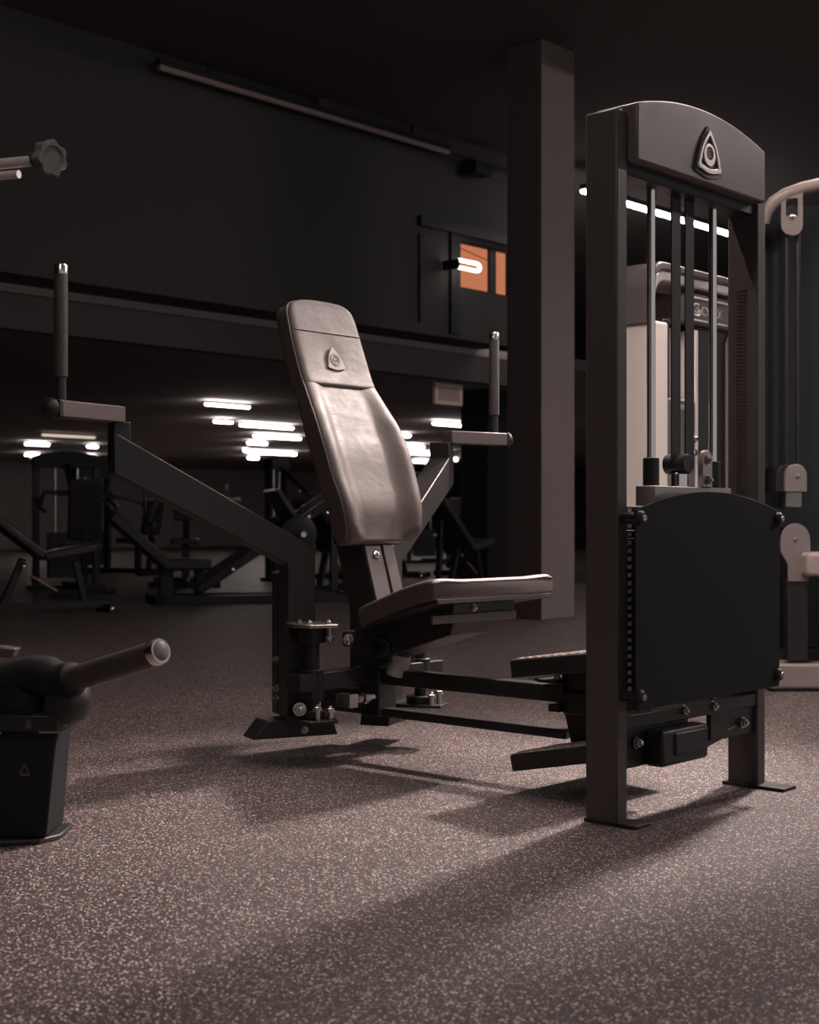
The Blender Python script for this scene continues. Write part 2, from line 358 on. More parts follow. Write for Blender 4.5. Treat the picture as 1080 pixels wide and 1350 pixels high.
# --- tower
obj('tower_post', G().bx(-.092, 0, 0, .043, .006, 1.708), 'tower', m, .004)
obj('tower_post', G().bx(-.092, 0, .677, .72, .006, 1.708), 'tower', m, .004)
obj('floor_plate', G().bx(-.095, .055, -.004, .062, 0, .009), 'frame', m, .002)
obj('floor_plate', G().bx(-.10, .085, .66, .735, 0, .009), 'frame', m, .002)
def arch(w0, w1, z0, zs, zp, n=24):
    return [(w0, z0), (w1, z0)] + [(w1 + (w0-w1)*k/n, zs + (zp-zs)*(1-(2*k/n-1)**2)) for k in range(n+1)]
hd = obj('header_panel', G().prism(arch(.048, .672, 1.588, 1.726, 1.772), 0, -.095, .026), 'panel', m, .005, 3, label='arched header panel')
E = facing(.026, .367, 1.662)
def flat(poly, z0, z1, X):
    return G().prism(poly, 2, z0, z1, X)
def ringpoly(o, i, z0, z1, X):
    g = G(); n = len(o)
    a = [X @ Vector((*p, z0)) for p in o]; b = [X @ Vector((*p, z1)) for p in o]; c = [X @ Vector((*p, z1)) for p in i]; d = [X @ Vector((*p, z0)) for p in i]
    return g.rings([a, b, c, d], closed=True)
tri0, tri1, tri2 = round_tri(.150, .142), round_tri(.126, .118), round_tri(.096, .090)
obj('emblem_backing', flat(tri0, 0, .004, E), 'ink', hd)
obj('emblem_rim', ringpoly(tri1, tri2, .003, .010, E), 'silver', hd, .0015, label='silver rounded triangle')
circ = lambda r, dx=0, dy=0, n=32: [(dx + r*math.cos(2*math.pi*k/n), dy + r*math.sin(2*math.pi*k/n)) for k in range(n)]
obj('emblem_disc', ringpoly(circ(.0285, 0, -.004), circ(.0165, 0, .0), .003, .009, E), 'silver', hd, .001)
obj('emblem_letter', G().prism(circ(.016), 2, .003, .006, E), 'ink', hd)
text('emblem_letter', 'G', .029, .001, E @ Matrix.Translation((0, 0, .0068)), 'chrome', hd)
obj('top_crossbar', G().bx(-.085, -.01, .043, .677, 1.56, 1.60), 'frame', m, .003)
# guide rods, belts, top plate
for wc in (.217, .517):
    rd = obj('guide_rod', G().cyl((-.045, wc, .14), (-.045, wc, 1.57), .0110, 24), 'chrome', m)
    obj('rod_collar', G().cyl((-.045, wc, .813), (-.045, wc, .884), .0205, 28), 'dark', rd, .002)
for wc in (.334, .400):
    obj('belt', G().bx(-.048, -.044, wc-.0205, wc+.0205, .86, 1.57), 'belt', m)
tp = obj('top_weight', G().bx(-.058, .0, .166, .535, .764, .813), 'brush', m, .002, label='grey machined top block of the weight stack')
obj('belt_clamp', G().cyl((-.040, .339, .813), (-.040, .339, .848), .024, 24), 'chrome', tp, .002); obj('belt_roller', G().cyl((-.075, .340, .872), (-.012, .340, .872), .026, 28), 'dark', tp, .003)
obj('clamp_plate', G().prism([(.385, .813), (.432, .813), (.432, .885), (.424, .903), (.408, .910), (.393, .903), (.385, .885)], 0, -.012, .004), 'brush', tp, .0015)
for z in (.884, .832): obj('clamp_bolt', G().bolt((.004, .408, z), (1,0,0), .011, .008), 'steel', tp)
for k in range(24):
    z0 = .292 + k*.0196
    p = obj('weight_plate', G().bx(-.082, -.012, .058, .662, z0, z0+.0176), 'dark', m, .0015)
    obj('number_sticker', G().bx(-.0122, -.0112, .062, .078, z0+.004, z0+.0135), 'sticker', p)
obj('selector_stem', G().cyl((-.045, .36, .29), (-.045, .36, .82), .012, 12), 'steel', m)
# shroud
sh = obj('weight_shroud', G().prism(arch(.008, .712, .278, .752, .800), 0, .042, .047), 'shroud', m, .0015, label='black curved-top sheet over the weight stack')
for (wc, z) in ((.022,.733), (.700,.733), (.022,.310), (.700,.310)):
    obj('standoff', G().cyl((-.004, wc, z), (.05, wc, z), .0125, 16).lathe((.047, wc, z), (1,0,0), [(0,.017), (.008,.017), (.014,.012)], 20), 'dark', sh)
    obj('standoff_screw', G().lathe((.0612, wc, z), (1,0,0), [(0,.0075), (.003,.0068), (.003,.003), (.001,.003)], 14), 'steel', sh)
# marks on the inside face of the far post
g = G()
for k in range(58): g.bx(-.064, -.034, .6755, .6772, .80 + k*.0098, .8035 + k*.0098)
obj('ruled_strip', g, 'bggrey', m)
# lower cross members
obj('lower_crossbar', G().bx(-.060, -.005, .043, .677, .222, .256), 'frame', m, .003)
lp = obj('lower_plate', G().bx(-.035, -.012, .043, .340, .128, .224), 'frame', m, .002)
obj('catch_block', G().bx(-.012, .040, .135, .352, .126, .215), 'dark', lp, .010, 3)
obj('catch_slot', G().bx(.038, .046, .19, .34, .150, .205), 'dark', lp, .005)
obj('corner_plate', G().bx(-.020, -.006, .44, .53, .156, .235).bx(-.030, -.012, .52, .677, .15, .225), 'frame', m, .002)
obj('lower_strap', G().bar((-.02, .33, .128), (-.02, .60, .175), .02, .016), 'frame', m, .002)
for (u, wc, z) in ((.002,.091,.188), (.0,.306,.246), (.0,.451,.243), (.002,.606,.184)):
    obj('bolt', G().bolt((u-.008, wc, z), (1,0,0), .012, .010), 'steel', m)
# low box link from the tower to the main beam
obj('tower_link', G().bx(-.40, -.09, C-.03, C+.03, .20, .26), 'frame', m, .003)
obj('step_bracket', G().prism([(-.415, .365), (-.235, .385), (-.235, .12), (-.385, .115), (-.42, .24)], 1, C-.012, C+.012), 'frame', m, .002)
obj('beam_flange', G().bx(-.47, -.40, C-.055, C+.055, .283, .292).bx(-.435, -.40, C-.05, C+.05, .205, .225), 'frame', m, .001)
gb = G(); gb.bolt((-.42, C-.03, .292), (0,0,1), .009, .01); obj('bolt', gb, 'steel', m)
# foot steps (two tilted boards with a grippy top)
for (za, zb, th) in ((.354, .387, .047), (.102, .152, .045)):
    X = Matrix.Identity(4); tilt = math.atan2(zb-za, .246)
    X = Matrix.Translation((-.452, 0, za)) @ Matrix.Rotation(-tilt, 4, 'Y')
    st = obj('foot_step', G().bx(0, .27, .16, .56, -th, 0, X), 'frame', m, .004)
    g = G(); g.bx(.004, .262, .165, .555, .0, .0022, X)
    for i in range(9):
        for j in range(13): g.bx(.014+i*.0275, .028+i*.0275, .176+j*.0285, .190+j*.0285, .0022, .0052, X)
    obj('tread', g, 'tread', st, label='bright studded tread')
# --- base frame
obj('main_beam', G().bx(-1.16, -.40, C-.027, C+.027, .228, .275), 'frame', m, .004)
obj('lower_rail', G().bx(-1.36, -.40, C-.02, C+.02, .128, .154), 'frame', m, .003)
obj('centre_post', G().bx(-1.165, -1.085, C-.04, C+.04, .128, .330), 'frame', m, .004)
obj('crossbeam', G().bx(-1.205, -1.135, .04, .68, .222, .275), 'frame', m, .004)
obj('rear_link', G().bx(-1.36, -1.16, C-.035, C+.035, .154, .205), 'frame', m, .003)
g = G()
for wc, r in ((.24, .012), (.265, .018), (.29, .012)): g.lathe((-1.10, wc, .19), (0,1,0), [(0, r), (.02, r)], 6)
g.cyl((-1.10, .20, .19), (-1.10, .335, .19), .007, 12); g.bx(-1.13, -1.07, .18, .215, .17, .21)
obj('stop_adjuster', g, 'steel', m)
# --- seat support and pads
obj('back_upright', G().prism([(-1.255, .665), (-1.135, .665), (-1.02, .30), (-1.135, .275)], 1, C-.06, C+.06), 'frame', m, .004)
fp = obj('upright_channel', G().prism([(-1.135, .655), (-1.124, .655), (-1.058, .44), (-1.070, .44)], 1, C-.062, C+.008), 'upr', m, .002)
obj('upright_channel', G().prism([(-1.130, .655), (-1.120, .655), (-1.054, .44), (-1.065, .44)], 1, C+.014, C+.062), 'upr', m, .002)
obj('channel_bolt', G().bolt((-1.117, C-.022, .622), (1,0,.3), .013, .009), 'steel', fp)
ss = obj('seat_support', G().prism([(-1.10, .30), (-1.02, .318), (-.76, .398), (-.745, .44), (-.76, .483), (-1.08, .41), (-1.14, .40)], 1, C-.085, C+.085), 'frame', m, .003)
obj('label_bar', G().bx(-.699, -.690, .122, .495, .440, .464), 'bggrey', ss, .001, label='grey bar under the seat')
obj('seat_bracket', G().bx(-.78, -.70, .22, .50, .45, .495), 'dark', ss, .004)
obj('bracket_bolt', G().bolt((-.70, .31, .478), (1,0,0), .009, .007), 'steel', ss)
pv = obj('pivot_block', G().bx(-1.24, -1.12, C-.05, C+.05, .335, .385), 'dark', m, .012, 3)
obj('pivot_bolt', G().bolt((-1.20, C-.05, .360), (0,-1,0), .016, .014), 'steel', pv)
cp = obj('seat_pivot', G().cyl((-1.03, C-.10, .352), (-1.03, C+.08, .352), .034, 24).bx(-1.06, -.99, C-.10, C+.08, .33, .37), 'dark', m, .004)
obj('bushing', G().cyl((-1.03, C-.02, .262), (-1.01, C-.02, .325), .032, 24), 'plastic_light', cp)
obj('pivot_bolt', G().bolt((-.995, C-.045, .358), (1,0,0), .011, .008), 'steel', cp)

def sstep(a, b, x):
    t = min(1, max(0, (x-a)/(b-a))); return t*t*(3-2*t)
def cushion(spine, th, sign, bol=None, lift=0.0, r=.016, ends=True, N=30, endk=1.0):
    # spine: (u, z, width) stations; returns G and a function giving a surface point
    P = [Vector((a[0], 0, a[1])) for a in spine]; W = [a[2] for a in spine]
    def frame(i):
        t = (P[min(i+1, len(P)-1)] - P[max(i-1, 0)]).normalized()
        return t, Vector((t.z, 0, -t.x))*sign
    def prof(q, amp):
        a = abs(q); d = lift + amp*sstep(.50, .84, a)
        if a > .88:
            k = (a-.88)/.12; d -= r*(1-math.sqrt(max(0, 1-k*k)))
        return d
    def ring(i, shrink=0.0, adv=0.0):
        t, n = frame(i); amp = bol(i/(len(P)-1)) if bol else 0; out = []
        for k in range(N+1):
            q = -math.cos(math.pi*k/N) if k not in (0, N) else (-1 if k == 0 else 1)
            p = P[i] + t*adv + n*(prof(q, amp) - shrink); p.y = C + q*(W[i]/2 - shrink*.35); out.append(p)
        for q, dd in ((1, -r-.004), (1, -th+.008), (.985, -th+.002), (.95, -th), (-.95, -th), (-.985, -th+.002), (-1, -th+.008), (-1, -r-.004)):
            if dd > -th+.0081: dd += lift + amp
            p = P[i] + t*adv + n*(dd + shrink*.3); p.y = C + q*(W[i]/2 - shrink*.35); out.append(p)
        return out
    rings = []
    if ends:
        for a in (80, 55, 30, 12): rings.append(ring(0, r*(1-math.cos(R(a))), -r*math.sin(R(a))*.8))
        rings = rings[::1]
    rings += [ring(i) for i in range(len(P))]
    if ends:
        for a in (12, 30, 55, 80): rings.append(ring(len(P)-1, r*(1-math.cos(R(a))), r*math.sin(R(a))*.8*endk))
    g = G(); g.rings(rings)
    def pt(i, q, off=0.0):
        t, n = frame(i); amp = bol(i/(len(P)-1)) if bol else 0
        p = P[i] + n*(prof(q, amp) + off); p.y = C + q*W[i]/2; return p
    return g, pt, len(P)
def resample(st, n):
    out = []
    for k in range(n):
        x = k/(n-1)*(len(st)-1); i = min(int(x), len(st)-2); f = x-i
        p0, p1, p2, p3 = st[max(i-1,0)], st[i], st[i+1], st[min(i+2, len(st)-1)]
        out.append(tuple(.5*((2*p1[j]) + (-p0[j]+p2[j])*f + (2*p0[j]-5*p1[j]+4*p2[j]-p3[j])*f*f + (-p0[j]+3*p1[j]-3*p2[j]+p3[j])*f**3) for j in range(3)))
    return out
back_st = resample([(-1.106,.672,.292), (-1.110,.70,.325), (-1.119,.775,.353), (-1.150,.86,.372), (-1.182,.945,.376), (-1.214,1.01,.366), (-1.243,1.07,.346), (-1.291,1.165,.312), (-1.297,1.178,.309)], 40)
g, pt, n = cushion(back_st, .055, 1, lambda x: .027*sstep(0, .15, x)*(1-sstep(.62, .98, x)))
bp_ = obj('back_pad', g, 'leather', m, smooth=50, label='brown leather back pad')
obj('pad_piping', G().tube([pt(i, -1, .001) for i in range(n)], .0040, 8).tube([pt(i, 1, .001) for i in range(n)], .0040, 8).tube([pt(0, -.98 + 1.96*k/16, -.012) - Vector((0,0,.010)) for k in range(17)], .0036, 8), 'piping', bp_)
head_st = resample([(-1.288,1.158,.316), (-1.303,1.19,.314), (-1.326,1.25,.312), (-1.352,1.322,.306), (-1.366,1.365,.299), (-1.373,1.385,.294), (-1.378,1.400,.283), (-1.3815,1.411,.266), (-1.3835,1.4185,.240), (-1.385,1.424,.205), (-1.386,1.4275,.160), (-1.3865,1.4295,.10)], 30)
g, pth_, nh = cushion(head_st, .062, 1, lambda x: 0.0, lift=.009, r=.018, endk=.15)
# dimple pressed around the badge
for v in g.bm.verts:
    d2 = ((v.co.y - .353)/.05)**2 + ((v.co.z - 1.252)/.035)**2
    if v.co.x > -1.36 and d2 < 4: v.co.x -= .007*math.exp(-d2)
hp = obj('headrest_pad', g, 'leather', m, smooth=50, label='leather headrest with a triangular badge')
ks = min(range(nh), key=lambda i: abs(head_st[i][1]-1.322))
obj('seam', G().tube([pth_(ks, -1 + 2*k/24, .0005) for k in range(25)], .0022, 8).tube([pth_(ks, -1 + 2*k/24, .0005) - Vector((0,0,.007)) for k in range(25)], .0012, 6), 'piping', hp)
obj('pad_piping', G().tube([pth_(i, -1, .001) for i in range(nh)] + [pth_(i, 1, .001) for i in range(nh)][::-1], .0036, 8), 'piping', hp)
B = facing(-1.311, .353, 1.2395, R(19))
bd = obj('pad_badge', flat(round_tri(.084, .088), -.004, .004, B), 'badge', hp, .0015, label='embossed triangular badge')
obj('pad_badge_ring', ringpoly(circ(.021, 0, -.002), circ(.014, 0, -.002), .003, .0058, B), 'piping', hp)
text('pad_badge_letter', 'G', .026, .001, B @ Matrix.Translation((0, -.002, .0045)), 'piping', hp)
obj('back_board', G().prism([(-1.185,.655), (-1.17,.655), (-1.185,.78), (-1.25,.96), (-1.345,1.16), (-1.437,1.38), (-1.452,1.38), (-1.36,1.16), (-1.27,.95), (-1.203,.78)], 1, C-.135, C+.135), 'dark', m, .004)
seat_st = resample([(-1.095,.463,.235), (-1.05,.476,.275), (-.95,.502,.35), (-.85,.528,.43), (-.75,.551,.505), (-.69,.562,.545), (-.668,.564,.548)], 30)
g, pts, ns = cushion(seat_st, .056, -1, lambda x: .004, r=.012)
st = obj('seat_pad', g, 'leather', m, smooth=50, label='brown leather seat')
obj('seat_piping', G().tube([pts(i, -.985, -.006) for i in range(ns)] + [pts(ns-1, -.97 + 1.94*k/20, -.006) + Vector((.010,0,-.002)) for k in range(21)] + [pts(i, .985, -.006) for i in range(ns)][::-1], .003, 8), 'piping', st)
g = G(); rr = []
for (u, z, wd_) in seat_st:
    nx, nz = -.24, .97
    rr.append([Vector((u - nx*o + (.012 if u < -1.0 else -.010)*0, C + sgn*wd_*.475, z - nz*o)) for o, sgn in ((.054,-1), (.054,1), (.068,1), (.068,-1))])
obj('seat_board', g.rings(rr), 'dark', m, .002)

# --- swinging press arms (built for the near side, mirrored for the far side)
SW = R(22); SU, SWN = -1.165, .12
def arm(side):
    # local s along the arm (outwards), t to the front, z up
    def X(s, t, z):
        a = (-math.sin(SW), -math.cos(SW)); nn = (math.cos(SW), -math.sin(SW))
        u = SU + s*a[0] + t*nn[0]; wv = SWN + s*a[1] + t*nn[1]
        return Vector((u, wv if side < 0 else 2*C - wv, z))
    def pr(poly, t0, t1):           # profile in (s, z)
        g = G(); k = len(poly); g._add([X(s, t0, z) for s, z in poly] + [X(s, t1, z) for s, z in poly],
            [tuple(range(k))[::-1], tuple(range(k, 2*k))] + [(i, (i+1)%k, k+(i+1)%k, k+i) for i in range(k)]); return g
    def pl(poly, z0, z1, g=None):   # plan in (s, t)
        g = g or G(); k = len(poly); g._add([X(s, t, z0) for s, t in poly] + [X(s, t, z1) for s, t in poly],
            [tuple(range(k))[::-1], tuple(range(k, 2*k))] + [(i, (i+1)%k, k+(i+1)%k, k+i) for i in range(k)]); return g
    T0, TF = -.158, -.08
    A = obj('press_arm', pr([(-.04,.13), (-.04,.645), (.580,.982), (.580,.862), (.05,.595), (.05,.13)], T0, TF), 'frame', m, .004)
    obj('arm_foot', pr([(-.11,.074), (-.09,.128), (.12,.128), (.165,.074)], T0-.01, TF+.012), 'frame', A, .004)
    obj('foot_bolt', G().bolt(X(.0, TF+.012, .095), X(0,1,0)-X(0,0,0), .009, .007), 'steel', A)
    obj('pivot_plate', pl([(.056, TF-.003), (.075, .02), (.045, .085), (-.045, .085), (-.06, .03), (-.05, TF)], .412, .422), 'brush', A, .002, label='bright top pivot plate')
    obj('pivot_plate', pl([(.056, TF-.003), (.075, .02), (.045, .085), (-.045, .085), (-.06, .03), (-.05, TF)], .130, .140), 'frame', A, .002)
    obj('bearing', G().cyl(X(0,0,.365), X(0,0,.412), .040, 28), 'dark', A, .003); obj('bearing', G().cyl(X(0,0,.140), X(0,0,.165), .046, 28), 'dark', A, .003)
    obj('pivot_shaft', G().cyl(X(0,0,.14), X(0,0,.40), .019, 24), 'frame', A)
    obj('bearing_tube', G().cyl(X(0,0,.195), X(0,0,.285), .033, 28), 'frame', A, .003)
    for (s_, t_) in ((.03, .045), (-.03, .045), (.035, -.02)): obj('plate_bolt', G().bolt(X(s_, t_, .422), (0,0,1), .009, .007), 'steel', A)
    for (s_, t_, z, l) in ((-.035, .05, .140, .022), (.01, .06, .140, .030)): obj('plate_bolt', G().cyl(X(s_, t_, z), X(s_, t_, z+l), .008, 12).bolt(X(s_, t_, z+l), (0,0,1), .012, .009), 'steel', A)
    obj('plate_bolt', G().bolt(X(.055, .03, .172), X(.2,1,0)-X(0,0,0), .016, .013), 'steel', A)
    obj('plate_bolt', G().cyl(X(-.035, .045, .412), X(-.035, .045, .385), .008, 12).bolt(X(-.035, .045, .385), (0,0,-1), .014, .010), 'steel', A)
    for z in (.18, .21, .30): obj('side_bolt', G().bolt(X(.045, -.185, z), X(1,0,0)-X(0,0,0), .010, .010), 'steel', A)
    obj('post_channel', pr([(-.035,.13), (-.035,.60), (.045,.565), (.045,.13)], T0-.075, T0), 'frame', A, .003)
    obj('channel_groove', pr([(.0452,.14), (.0452,.55), (.047,.55), (.047,.14)], T0-.030, T0-.020), 'dark', A)
    # outer link carrying the handle
    f = lambda u, wv, z: Vector((u, wv if side < 0 else 2*C - wv, z))
    # vertical stub joining arm and link
    obj('arm_stub', pr([(.530,.93), (.530,1.012), (.580,1.012), (.580,.90)], T0+.002, TF-.002), 'frame', A, .003)
    i0, i1 = f(-1.468, -.365, 1.032), f(-1.412, -.615, 1.032)
    L = obj('handle_link', G().bar(i0, i1, .058, .046), 'panel', A, .003)
    dr = (i1-i0).normalized()
    obj('link_cap', G().bar(i1, i1 + dr*.012, .060, .048).lathe(i1 + dr*.012, dr, [(0,.030), (.012,.028), (.022,.020), (.028,.008)], 24), 'dark', A, .003)
    hb = f(-1.428, -.585, 1.052)
    H = obj('handle_post', G().cyl(hb, hb + Vector((0,0,.09)), .0150, 24), 'frame', A)
    obj('hand_grip', G().lathe(hb + Vector((0,0,.068)), (0,0,1), [(0,.0165), (.003,.0192), (.28,.0192), (.283,.0185)], 28), 'grip', A, label='ribbed rubber grip')
    obj('grip_cap', G().lathe(hb + Vector((0,0,.351)), (0,0,1), [(0,.0192), (.024,.0192), (.027,.0175), (.027,.0001)], 28), 'alu', A, label='bright metal end cap')
    return A
arm(-1); arm(1)

# =================================================================== LEFT FOREGROUND MACHINE
# built in its own frame, x to the right, y away
fm = thing('lever_press_machine', 'black machine at the left edge with a thick rubber grip and star knob', 'gym machine', (-.86, 3.25, 0), 0)
obj('floor_plate', G().prism([(-.62,.02), (-.62,-.20), (.03,-.055), (.065,.0), (.065,.12), (-.3,.12)], 2, 0, .012), 'frame', fm, .003)
col = obj('base_column', G()._add([Vector(p) for p in ((-.16,-.045,.012),(.042,-.045,.012),(.042,.12,.012),(-.16,.12,.012),(-.058,-.045,.255),(.068,-.045,.255),(.068,.09,.255),(-.058,.09,.255))], [(0,3,2,1),(4,5,6,7),(0,1,5,4),(1,2,6,5),(2,3,7,6),(3,0,4,7)]), 'shroud', fm, .006)
E2 = facing(0, 0, 0)
F2 = Matrix.Translation((-.005, -.046, .165)) @ Matrix.Rotation(R(90), 4, 'X')
obj('small_emblem', ringpoly(round_tri(.026, .030), round_tri(.015, .016), 0, .001, F2), 'bggrey', col)
clr = obj('swivel_collar', G().bx(-.066, .074, -.056, .10, .252, .290), 'dark', fm, .004)
F3 = Matrix.Translation((.006, -.0565, .271)) @ Matrix.Rotation(R(90), 4, 'X')
obj('small_emblem', flat(round_tri(.016, .024), 0, .001, F3), 'bggrey', clr)
obj('collar_edge', G().bx(.030, .074, -.058, -.05, .250, .254), 'steel', clr)
obj('lever_head', G().tube([(-.03,.03,.285), (-.03,.03,.32), (-.01,.02,.355)], [.068,.074,.06], 28), 'shroud', fm)
obj('lever_tube', G().tube([(-.62,.10,.345), (-.30,.06,.355), (-.10,.02,.358), (-.075,.015,.359)], .041, 28), 'grip', fm, .0)
ga, gb_ = Vector((.085,-.04,.364)), Vector((.322,-.22,.446))
gd = (gb_-ga).normalized(); gl = (gb_-ga).length
sl = obj('elbow_sleeve', G().tube([(-.082,.016,.357), (-.05,.012,.362), (.0,.004,.371), (.04,-.012,.370), ga - gd*.02, ga + gd*.01, ga + gd*.03, ga + gd*.034], [.044,.045,.049,.049,.046,.042,.038,.030], 28), 'shroud', fm)
obj('sleeve_band', G().tube([(-.088,.017,.356), (-.080,.016,.357)], .0465, 28), 'dark', sl)
obj('elbow_cap', G().lathe((.06,-.01,.318), (1,-.3,.05), [(0,.055), (.04,.055), (.062,.045), (.075,.02), (.078,.0)], 28), 'dark', fm)
gr = obj('hand_grip', G().lathe(ga, gd, [(0,.030), (.05,.0275), (gl-.012,.0265), (gl-.008,.025)], 32), 'grip', fm, label='thick rubber grip')
obj('grip_cap', G().lathe(ga + gd*(gl-.008), gd, [(0,.0265), (.003,.029), (.018,.029), (.023,.0265), (.023,.021), (.020,.019), (.020,.0001)], 32), 'alu', gr, label='polished ring end cap')
obj('cap_face', G().lathe(ga + gd*(gl+.0125), gd, [(0,.020), (.004,.020), (.007,.012), (.0075,.0001)], 28), 'archm', gr)
obj('upper_bracket', G().prism([(-.40,.40), (-.075,.405), (-.065,.425), (-.10,.43), (-.40,.435)], 1, .10, .15), 'bggrey', fm, .004)
# off-frame upright, chrome bar and star knob
obj('rear_upright', G().bx(-.62, -.54, -.02, .06, .012, 1.56), 'frame', fm, .004)
obj('chrome_bar', G().cyl((-.56, -.02, 1.486), (.062, -.235, 1.486), .0115, 20), 'silver', fm)
obj('chrome_bar', G().cyl((-.56, -.02, 1.462), (.030, -.22, 1.462), .009, 20), 'silver', fm)
kd = Vector((.72, -.62, -.10)).normalized(); k0 = Vector((.078, -.240, 1.488))
kn = obj('knob_stem', G().cyl(k0 - kd*.03, k0 + kd*.03, .016, 18), 'dark', fm)
a_ = kd.orthogonal().normalized(); b_ = kd.cross(a_); rings = []
for d, sc in ((.024,.80), (.029,1), (.045,1), (.051,.92), (.051,.70), (.046,.66), (.046,.001)):
    rings.append([k0 + kd*d + (a_*math.cos(th) + b_*math.sin(th))*(.0365*sc*(1 + .09*math.cos(7*th)*(1 if sc > .75 else 0))) for th in [2*math.pi*i/84 for i in range(84)]])
obj('star_knob', G().rings(rings), 'archm', fm, smooth=40, label='lobed plastic knob')

# =================================================================== MACHINE BEHIND THE TOWER
cm = thing('white_weight_machine', 'white weight machine with a rounded dark arch seen through the tower window', 'gym machine', grid(-1.375, 2.286), ANG)
# origin: front left corner of its left column; u to the front, w to the right
for w0 in (0.0, .71):
    c_ = obj('column', G().bx(-.20, 0, w0, w0 + .14, .03, 1.58), 'white' if w0 == 0 else 'mauve', cm, .012, 3, label='white enamel column' if w0 == 0 else 'white column in a painted shade tone')  # right column's grey stands in for shade on white enamel
    obj('column_foot', G().bx(-.26, .06, w0-.01, w0+.145, 0, .03), 'bgframe', c_, .004)
# arch: concentric rounded bars running across
def archpath(r, z0, zt, w0, w1):
    pts = [(w0, z0)]
    pts += [(w0 + r - r*math.cos(a), zt - r + r*math.sin(a)) for a in [math.pi/2*k/10 for k in range(11)]]
    pts += [(w1 - r + r*math.sin(a), zt - r + r*math.cos(a)) for a in [math.pi/2*k/10 for k in range(11)]] + [(w1, z0)]
    return pts
def archbar(o, i, u0, u1):
    a = [Vector((u0, *p)) for p in o]; b = [Vector((u1, *p)) for p in o]; c = [Vector((u1, *p)) for p in i]; d = [Vector((u0, *p)) for p in i]
    g = G(); n = len(o); vs = a + b + c + d; fs = []
    for k in range(n-1):
        for q in range(4):
            A0, B0 = q*n, ((q+1)%4)*n; fs.append((A0+k, A0+k+1, B0+k+1, B0+k))
    fs += [(0, n, 2*n, 3*n), (n-1, 2*n-1, 3*n-1, 4*n-1)]
    return g._add(vs, fs)
W1 = .855
obj('outer_arch', archbar(archpath(.13, 1.56, 1.838, -.012, W1+.012), archpath(.10, 1.56, 1.802, .025, W1-.025), -.21, .0), 'archm', cm, .010, 3)
obj('inner_arch', archbar(archpath(.10, 1.56, 1.802, .025, W1-.025), archpath(.075, 1.56, 1.758, .06, W1-.06), -.21, -.012), 'silver', cm, .008, 3, label='silver inner arch')
hp2 = obj('header_plate', G().prism([(.31,1.60), (.74,1.60), (.74,1.738), (.33,1.738), (.31,1.71)], 0, -.18, -.02), 'archm', cm, .008, 3)
obj('logo_rim', G().tube([(-.018, .33, 1.716), (-.018, .73, 1.716)], .006, 8).tube([(-.018, .33, 1.618), (-.018, .73, 1.618)], .005, 8), 'silver', hp2)
LX = facing(-.0195, .530, 1.662)
text('logo_lettering', 'CYBEX', .058, .002, LX, 'silver', hp2)
sw = [(.036*math.cos(a), .026*math.sin(a)) for a in [R(60 + 250*k/16) for k in range(17)]]
obj('logo_swirl', G().tube([(-.018, .400 + x, 1.664 + y) for x, y in sw] + [(-.018, .43, 1.66), (-.018, .405, 1.668)], .005, 8).tube([(-.018, .400 + .018*math.cos(a), 1.664 + .013*math.sin(a)) for a in [R(200 + 240*k/12) for k in range(13)]], .004, 8), 'silver', hp2)
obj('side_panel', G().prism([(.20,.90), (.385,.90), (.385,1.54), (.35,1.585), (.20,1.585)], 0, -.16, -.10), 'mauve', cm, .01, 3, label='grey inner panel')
obj('panel_edge', G().bx(-.10, -.02, .392, .418, .30, 1.575), 'white', cm, .004)
obj('dark_recess', G().bx(-.17, -.03, .142, .195, .03, 1.60).bx(-.17, -.05, .422, .705, .03, 1.60), 'bgframe', cm, .003)
lw = obj('pulley_housing', G().bx(-.20, -.015, .16, .39, .36, 1.262), 'archm', cm, .012, 3)
text('name_plate_lettering', 'PRESTIGE', .030, .001, facing(-.0135, .305, 1.225), 'silver', lw)
g = G(); g.bolt((-.015, .34, 1.09), (1,0,0), .022, .02); g.lathe((-.015, .34, 1.03), (1,0,0), [(0,.02), (.03,.014), (.035,.0)], 16); obj('housing_bolt', g, 'chrome', lw)
obj('machine_base', G().bx(-.6, .02, -.02, .70, 0, .03).bx(-.22, -.02, .11, .70, .03, .36), 'bgframe', cm, .006)

# =================================================================== CABLE MACHINE AT THE RIGHT EDGE
rm = thing('cable_machine', 'tall cable machine at the right edge with pulleys, a pale seat and a floor tube', 'gym machine', (1.645, 6.15, 0), 0)
# x right, y away, front plane y=0
obj('rear_panel', G().bx(-.12, .95, .16, .22, .16, 2.13), mat('glossy_black_panel', (.012, .012, .013), .18), rm, .006)
tb = [(-.115, .02, 2.02), (-.105, .01, 2.065), (-.075, 0, 2.105), (-.02, 0, 2.14), (.05, 0, 2.165), (.14, 0, 2.185), (.50, 0, 2.20), (.95, 0, 2.20)]
obj('top_tube', G().tube(tb, .028, 18), mat('pinkish_grey_coat', (.30, .24, .225), .38), rm, label='arched top tube')
obj('frame_upright', G().bx(-.135, -.085, .10, .16, .14, 2.04).bx(.90, .95, -.02, .16, .14, 2.20), 'frame', rm, .004)
def slot(w_, h0, h1, n=14):
    r = w_/2; return [(r*math.cos(math.pi + math.pi*k/n), h0 + r + r*math.sin(math.pi + math.pi*k/n)) for k in range(n+1)] + [(r, h1), (-r, h1)]
gg = mat('warm_grey_coat', (.24, .20, .195), .42)
